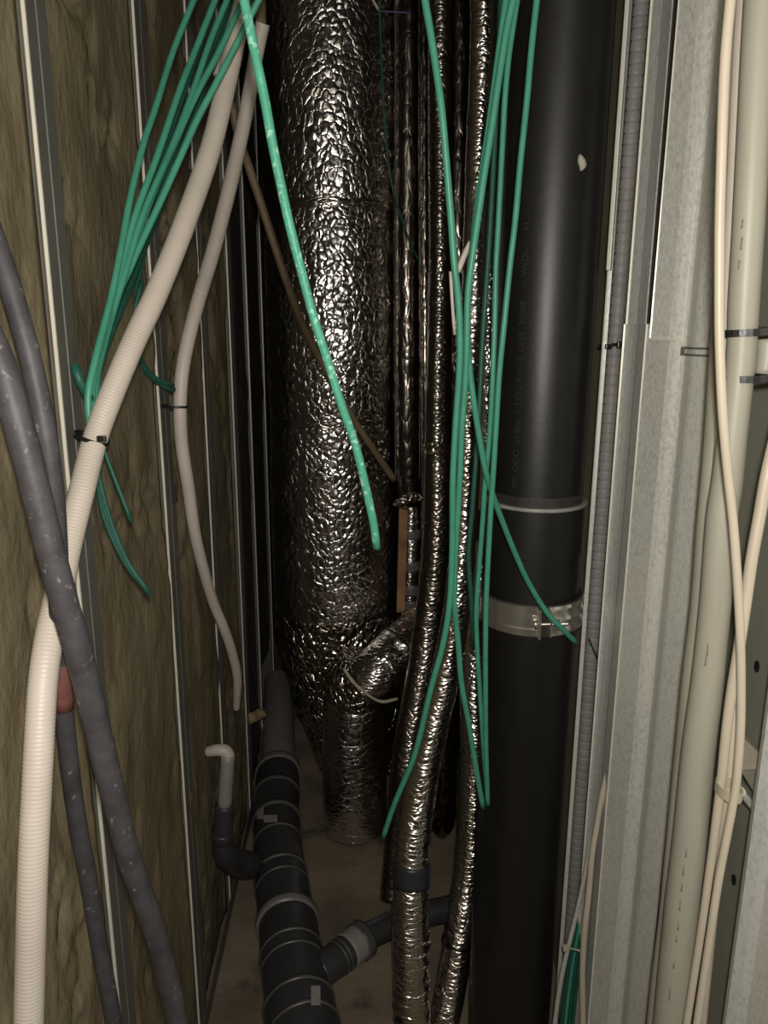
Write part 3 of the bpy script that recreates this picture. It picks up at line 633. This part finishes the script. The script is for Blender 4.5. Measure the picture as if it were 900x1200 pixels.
# ------------------------------------------------------------------ green cables
GN = [0]
def green(label, L, w=.0032, mat='green', group=None, n=12):
    GN[0] += 1
    if group == GL or 'top left fan' in label: L = [(x, y, Y+.0075*(GN[0]-4)*min(1, max(0, y/200))) for x, y, Y in L]
    return tag(sweep('green_cable', px_path(L), w, M[mat], sides=n, step=.012), label, 'cable', group)
GL = 'green cables fanning down at top left'
green('outermost left green cable of the top left fan', [(238, -30, .9), (227, 0, .89), (203, 60, .87), (183, 124, .84), (168, 169, .82), (152, 235, .79), (142, 290, .765), (130, 350, .74), (112, 420, .70), (103, 470, .685), (110, 530, .685)], group=GL)
green('second green cable from the left in the top left fan', [(262, -25, .9), (252, 0, .89), (232, 51, .87), (210, 107, .84), (186, 178, .81), (159, 251, .78), (143, 310, .76), (131, 360, .74), (112, 430, .70), (107, 480, .69), (116, 550, .69)], group=GL)
green('third green cable from the left in the top left fan', [(276, -25, .91), (266, 0, .90), (246, 49, .88), (223, 116, .85), (199, 178, .82), (168, 250, .78), (146, 322, .75), (124, 395, .72), (111, 455, .70), (113, 520, .69)], group=GL)
green('fourth green cable from the left in the top left fan', [(296, -25, .9), (283, 4, .89), (257, 60, .87), (232, 107, .85), (208, 160, .825), (177, 233, .79), (152, 305, .76), (130, 375, .73), (113, 450, .70), (118, 540, .69)], group=GL)
green('green cable right of the top left fan, crossing before the thick white conduit', [(316, -25, .82), (303, 0, .82), (283, 40, .82), (252, 100, .81), (232, 138, .80), (214, 178, .79), (190, 232, .775), (170, 275, .76), (152, 315, .745), (135, 355, .73), (118, 420, .70), (108, 472, .69)], .0033)
green('shade-darkened green cable at the back of the top left fan', [(277, -25, 1.0), (262, 20, .99), (236, 85, .96), (214, 150, .93), (190, 220, .90), (168, 290, .86), (150, 340, .80), (126, 400, .74), (106, 465, .70)], .0038, 'green_shade')
green('shade-darkened green cable filling the gap inside the top left fan', [(260, -25, 1.0), (245, 20, .98), (222, 85, .95), (200, 150, .92), (175, 225, .87), (155, 290, .82), (135, 355, .76), (112, 430, .71), (107, 470, .70)], .0045, 'green_shade')
green('shade-darkened green cable curling back to the second left stud', [(282, -25, 1.05), (262, 30, 1.03), (236, 110, 1.0), (208, 190, .97), (184, 255, .95), (169, 292, .93), (160, 345, .90), (160, 395, .90), (166, 425, .91), (178, 442, .93), (192, 452, .945), (204, 457, .955)], .0036, 'green_shade')
green('shade-darkened green cable beside the curl toward the second left stud', [(166, 330, .90), (157, 372, .89), (161, 408, .90), (171, 432, .92), (186, 446, .935), (203, 452, .95)], .0030, 'green_shade')
green('short dull green stub left of the thick white conduit', [(87, 427, .665), (93, 446, .665), (101, 460, .67), (108, 474, .68)], .0042, 'green_shade')
green('thin shade-darkened green cable end emerging right of the thick white conduit', [(112, 500, .70), (124, 533, .70), (134, 560, .70), (145, 588, .70), (154, 612, .70)], .0020, 'green_shade')
for i, (dx, lab, m) in enumerate(((0, 'left strand of the green trio hanging below the thick white conduit', 'green_shade'), (3.4, 'middle strand of the green trio hanging below the thick white conduit', 'green_shade'), (6.6, 'right strand of the green trio hanging below the thick white conduit', 'green_shade'))):
    green(lab, [(113, 545, .70), (117+dx*.8, 585, .70), (124+dx*.9, 612, .70), (136+dx*.8, 640, .70), (150+dx*.5, 665, .70), (164+dx*.3, 682, .70), (174+dx*.25, 694+dx*.5, .70)], .0024, m)
green('thick speckled green cable dangling diagonally in front of the big duct', [(279, -50, .60), (286, 0, .60), (292, 29, .60), (301, 73, .60), (310, 115, .60), (319, 167, .60), (328, 211, .60), (339, 262, .60), (353, 317, .605), (368, 373, .61), (384, 423, .615), (401, 477, .62), (417, 523, .625), (430, 577, .63), (438, 615, .635), (441.5, 642, .64)], .0036, 'green_braid', n=16)
green('long green cable slanting from top centre, ending free left among the foil pipes', [(492, -40, .74), (498, 0, .74), (508, 60, .74), (517, 124, .74), (523, 189, .745), (528.5, 256, .75), (532, 306, .75), (537, 350, .755), (539, 394, .76), (538, 439, .765), (533.5, 505, .77), (530.5, 567, .775), (530, 640, .78), (527, 705, .785), (519, 755, .79), (505, 807, .80), (486, 884, .82), (463, 940, .84), (449, 981, .86)], .0034)
green('bright green cable from top centre crossing to the right and ending beside the black pipe', [(610, -50, .76), (601, 0, .76), (594, 33, .76), (585, 89, .76), (577, 144, .76), (568, 200, .76), (560, 256, .76), (553, 305, .76), (548, 350, .765), (547, 405, .77), (545, 450, .775), (541, 505, .78), (539, 555, .785), (536, 611, .79), (533, 667, .795), (533, 711, .80), (537, 755, .81), (541, 802, .82), (550, 851, .83), (559, 907, .84), (566, 946, .85)], .0034)
green('green cable of the pair at top centre that crosses down to the pipe clamp', [(603, -50, .79), (593, 0, .79), (587, 44, .79), (581, 89, .79), (572, 155, .79), (562, 222, .79), (556, 272, .79), (551, 317, .79), (547, 372, .79), (551, 439, .795), (561, 508, .80), (570, 555, .81), (582, 593, .83), (601, 642, .855), (619, 682, .87), (641, 718, .875), (656, 734, .875), (675, 753, .895)], .0034)
green('straight green cable second from the right, running to the black pipe edge', [(615, -60, .81), (606, 0, .81), (597, 60, .81), (592, 110, .81), (589.5, 155, .81), (586, 222, .81), (583.5, 272, .81), (581, 317, .81), (579.5, 383, .81), (577, 450, .81), (574, 505, .815), (568.5, 567, .82), (565.5, 611, .825), (560.5, 678, .83), (558, 720, .835), (559.5, 765, .84), (562, 807, .845), (566.5, 873, .85), (571, 936, .86)], .0029)
green('rightmost green cable in front of the black pipe', [(636, -60, .79), (629, 0, .79), (623, 55, .79), (617, 122, .79), (610, 189, .79), (604, 256, .79), (597, 317, .79), (590.5, 383, .79), (585, 439, .795), (581, 505, .80), (578, 555, .805), (575, 600, .81), (572, 655, .815), (569.5, 711, .82), (569, 755, .825), (569, 807, .83), (569.5, 873, .84), (571.5, 943, .85)], .0031)
green('dull green cable behind the crossing, fading into the dark', [(590, -60, .93), (585, 50, .93), (580, 160, .93), (574, 272, .93), (569.5, 339, .93), (565, 405, .93), (562, 472, .93), (558, 533, .93), (553, 600, .93), (549, 650, .93), (552, 700, .93), (557, 760, .93)], .0034, 'green_shade')
green('thin dark thread of green hanging by the upper foil duct', [(444, -40, 1.4), (445.5, 30, 1.4), (448, 90, 1.4), (452, 160, 1.4), (459, 215, 1.4), (468, 248, 1.42), (480, 282, 1.45), (491, 306, 1.5)], .0018, 'green_shade', n=8)
tag(sweep('white_cable', px_path([(551, 283, .80), (546, 295, .80), (541, 307, .80), (537, 319, .80)]), [.0020, .0030, .0032, .0024], M['white'], sides=10, step=.004), 'short white cable end between the crossing green cables', 'cable')
tag(sweep('white_cable', px_path([(528, 318, .758), (529.5, 345, .76), (531.5, 375, .764), (533, 392, .767)]), .0017, M['white'], sides=8), 'very thin white wire behind the slanting green cable', 'wire')
tag(sweep('blue_wire', px_path([(444, 13, 1.5), (462, 14, 1.5), (482, 15, 1.5)]), .0014, plain('blue_wire', (.08, .08, .2), .4), sides=6), 'thin blue wire at the very top beside the duct', 'wire')
tag(sweep('white_cable', px_path([(428, -20, 1.45), (437, 0, 1.45), (444, 12, 1.45)]), .0022, M['white'], sides=8), 'thin white wire end at the very top of the duct', 'wire')
# green bundle in the channel, lower right
BG = 'green cables in the bottom of the right channel'
for i, (dx, m) in enumerate(((0, 'green_shade'), (4.4, 'green'), (8.8, 'green_shade'), (13, 'green_shade'))):
    lab = ['leftmost', 'second', 'third', 'rightmost'][i]+' green cable of the bundle at the bottom of the right channel'
    green(lab, [(697-i*.3, 925, .93), (691+dx*.1, 970, .925), (686+dx*.3, 1020, .915), (676+dx*.7, 1080, .905), (667+dx*.9, 1130, .90), (659+dx, 1190, .895), (655+dx, 1240, .89)], .0027, m, group=BG)
tag(sweep('grey_cable', px_path([(696, 960, .90), (688, 1010, .895), (678, 1060, .885), (667, 1105, .875), (657, 1150, .87), (650, 1200, .865), (646, 1240, .86)]), .0032, M['galv_strip'], sides=12), 'grey cable slanting over the green bundle in the right channel', 'cable')
tag(sweep('white_cable', px_path([(722, 850, .88), (718, 870, .875), (713, 900, .865), (705, 935, .86), (699, 970, .855), (694, 1000, .85), (689.5, 1050, .845), (685, 1090, .84), (682.5, 1140, .84), (683, 1200, .84), (682, 1250, .84)]), .0039, M['cream'], sides=16), 'lone white cable coming out of the right channel, lower right', 'cable')
tt = thing('cable_tie', P(672, 1112, .85), 'small clear tie holding the lone white cable', 'cable tie')
sweep('tail', px_path([(664, 1111, .85), (671, 1112, .842), (679, 1114, .833)]), .0014, M['clear'], tt, sides=6, step=.003)
box('tie_head', P(663, 1111, .85), (.0075, .006, .0075), M['clear'], tt, bev=.001)

# ------------------------------------------------------------------ white cables, right
R1 = [(896, -60, .60), (889, 40, .60), (883, 150, .60), (878, 250, .60), (872, 350, .60), (869, 410, .60), (863, 470, .60), (857, 522, .60), (852, 567, .60), (846, 607, .60), (839, 700, .60), (833, 760, .60), (828, 807, .60), (818, 884, .60), (807, 995, .60), (799, 1061, .60), (789, 1162, .60), (780, 1260, .60)]
r1w = [pxr(w, x, y, Y) for (x, y, Y), w in zip(R1, [38, 37, 36, 36, 35, 33, 33, 34, 35, 35, 35, 35, 36, 37, 38, 38, 38, 38])]
R1t = thing('thick_cable', P(*R1[-1]), 'thickest pale grey cable, strapped by two black ties on the right', 'cable')
sweep('sheath', px_path(R1), r1w, M['grey_white'], R1t, sides=28, step=.01)
# faint printed dashes along the sheath
for (x, y, l) in ((829, 762, 14), (827, 775, 10), (804, 1000, 9), (801, 1020, 12), (799, 1040, 9), (797, 1060, 14), (795, 1085, 10), (793, 1100, 8), (790, 1130, 9), (785, 1165, 14), (870, 262, 10), (869, 285, 14), (866, 310, 10)):
    Yf = .60-.0125
    a, b = P(x-.6, y+l/2, Yf-.001), P(x+.6, y-l/2, Yf-.001)
    sweep('printed_dash', [a, b], .0006, M['print_dark'], R1t, sides=5, step=.004)
tag(sweep('cable', px_path([(869, -60, .64), (864, 60, .64), (858, 180, .64), (852, 300, .64), (846, 400, .64), (838, 520, .645), (829, 620, .645), (822, 710, .645), (811, 800, .645), (801, 900, .645), (791, 1000, .645), (783, 1080, .645), (773, 1160, .645), (763, 1260, .645)]), .0098, M['grey_white'], sides=16), 'beige cable tucked left of the thickest pale cable', 'cable')
tag(sweep('cable', px_path([(878, -60, .625), (870, 60, .625), (864, 180, .625), (858, 300, .625), (853, 400, .625), (848, 500, .63), (843, 580, .63), (838, 640, .63)]), .0072, M['white'], sides=14), 'pinkish beige cable between the front cream cable and the thickest one', 'cable')
W1 = [(862, -60, .54), (856, 0, .54), (850, 67, .54), (847, 133, .54), (845, 200, .54), (843.5, 255, .54), (843, 317, .54), (843, 383, .54), (845, 450, .54), (848, 500, .54), (853, 555, .54), (859, 611, .54), (864, 678, .54), (867.5, 744, .54), (868.5, 795, .54), (868, 851, .54), (865, 895, .54), (862, 925, .54), (853, 974, .54), (842, 1032, .54), (831, 1104, .54), (818, 1191, .54), (808, 1260, .54)]
tag(sweep('cable', px_path(W1), .0034, M['cream'], sides=16), 'cream cable bowing in front of the thickest pale cable', 'cable')
W2 = [(925, 440, .575), (912, 500, .572), (899, 555, .57), (890, 605, .568), (881, 655, .565), (874, 705, .563), (866, 760, .56), (859, 800, .56), (852, 851, .56), (845, 918, .56), (839, 965, .56), (833, 1010, .56), (821, 1095, .56), (806, 1191, .56), (796, 1260, .56)]
tag(sweep('cable', px_path(W2), [.0050, .0050, .0049, .0048, .0047, .0046, .0044, .0043, .0042, .0040, .0038, .0036, .0034, .0034, .0034], M['cream'], sides=16), 'cream cable coming in from the right edge behind the bowing one', 'cable')
W3 = [(866, 800, .575), (861, 835, .572), (857, 880, .57), (853, 920, .57), (847, 970, .575), (842, 1020, .58), (836, 1080, .585), (831, 1130, .59), (825, 1191, .59), (820, 1260, .59)]
tag(sweep('cable', px_path(W3), .0034, M['cream'], sides=14), 'short hidden cream cable, rightmost of the tied bunch at lower right', 'cable')
tk = thing('cable_tie', P(856, 925, .545), 'translucent yellowed tie round the bunch of cream cables', 'cable tie')
ca, cb = P(843, 922, .555), P(865, 928, .555)
strap('band', (ca+cb)/2, P(865, 895, .555)-P(853, 974, .555), .0085, .0135, cb-ca, .0085, .0012, M['clear'], tk)
sweep('tail', px_path([(864, 925, .55), (869, 933, .552), (873, 928, .555), (868, 922, .556)]), .0012, M['clear'], tk, sides=6, step=.002)
def tie2(label, y, ya):
    a, b = P(851, y, .60), P(930, ya, .615); c = (a+b)/2
    t = thing('cable_tie', c, label, 'cable tie'); strap('band', c, P(872, y-40, .6)-P(868, y+40, .6), (b-a).length/2, .0215, b-a, .0055, .0012, M['tie'], t)
tie2('upper black tie round the thickest pale cable', 383, 393); tie2('lower black tie round the thickest pale cable', 441, 441)
tag(sweep('cable_stub', px_path([(900, 397, .60), (899, 418, .60), (896, 438, .60)]), .0085, M['grey_white'], sides=20, step=.004), 'short pale cable stub held between the two black ties at right edge', 'cable')
# bracket behind the cream cables
bk = thing('wall_bracket', P(880, 905, .6), 'crumpled pale bracket sticking out behind the cream cables at right', 'bracket')
slab_plane('upper_wing', ([P(868, 902, .59), P(897, 901, .61), P(896, 889, .615), P(869, 862, .60)], (.004, .010, 0)), M['cream'], bk)
slab_plane('lower_wing', ([P(868, 903, .592), P(888, 936, .60), P(897, 930, .61), P(897, 903, .612)], (.004, .010, 0)), M['grey_white'], bk)
sweep('strut', px_path([(862, 920, .60), (872, 932, .60), (890, 955, .61)]), .0038, M['galv'], bk, sides=8, step=.005)
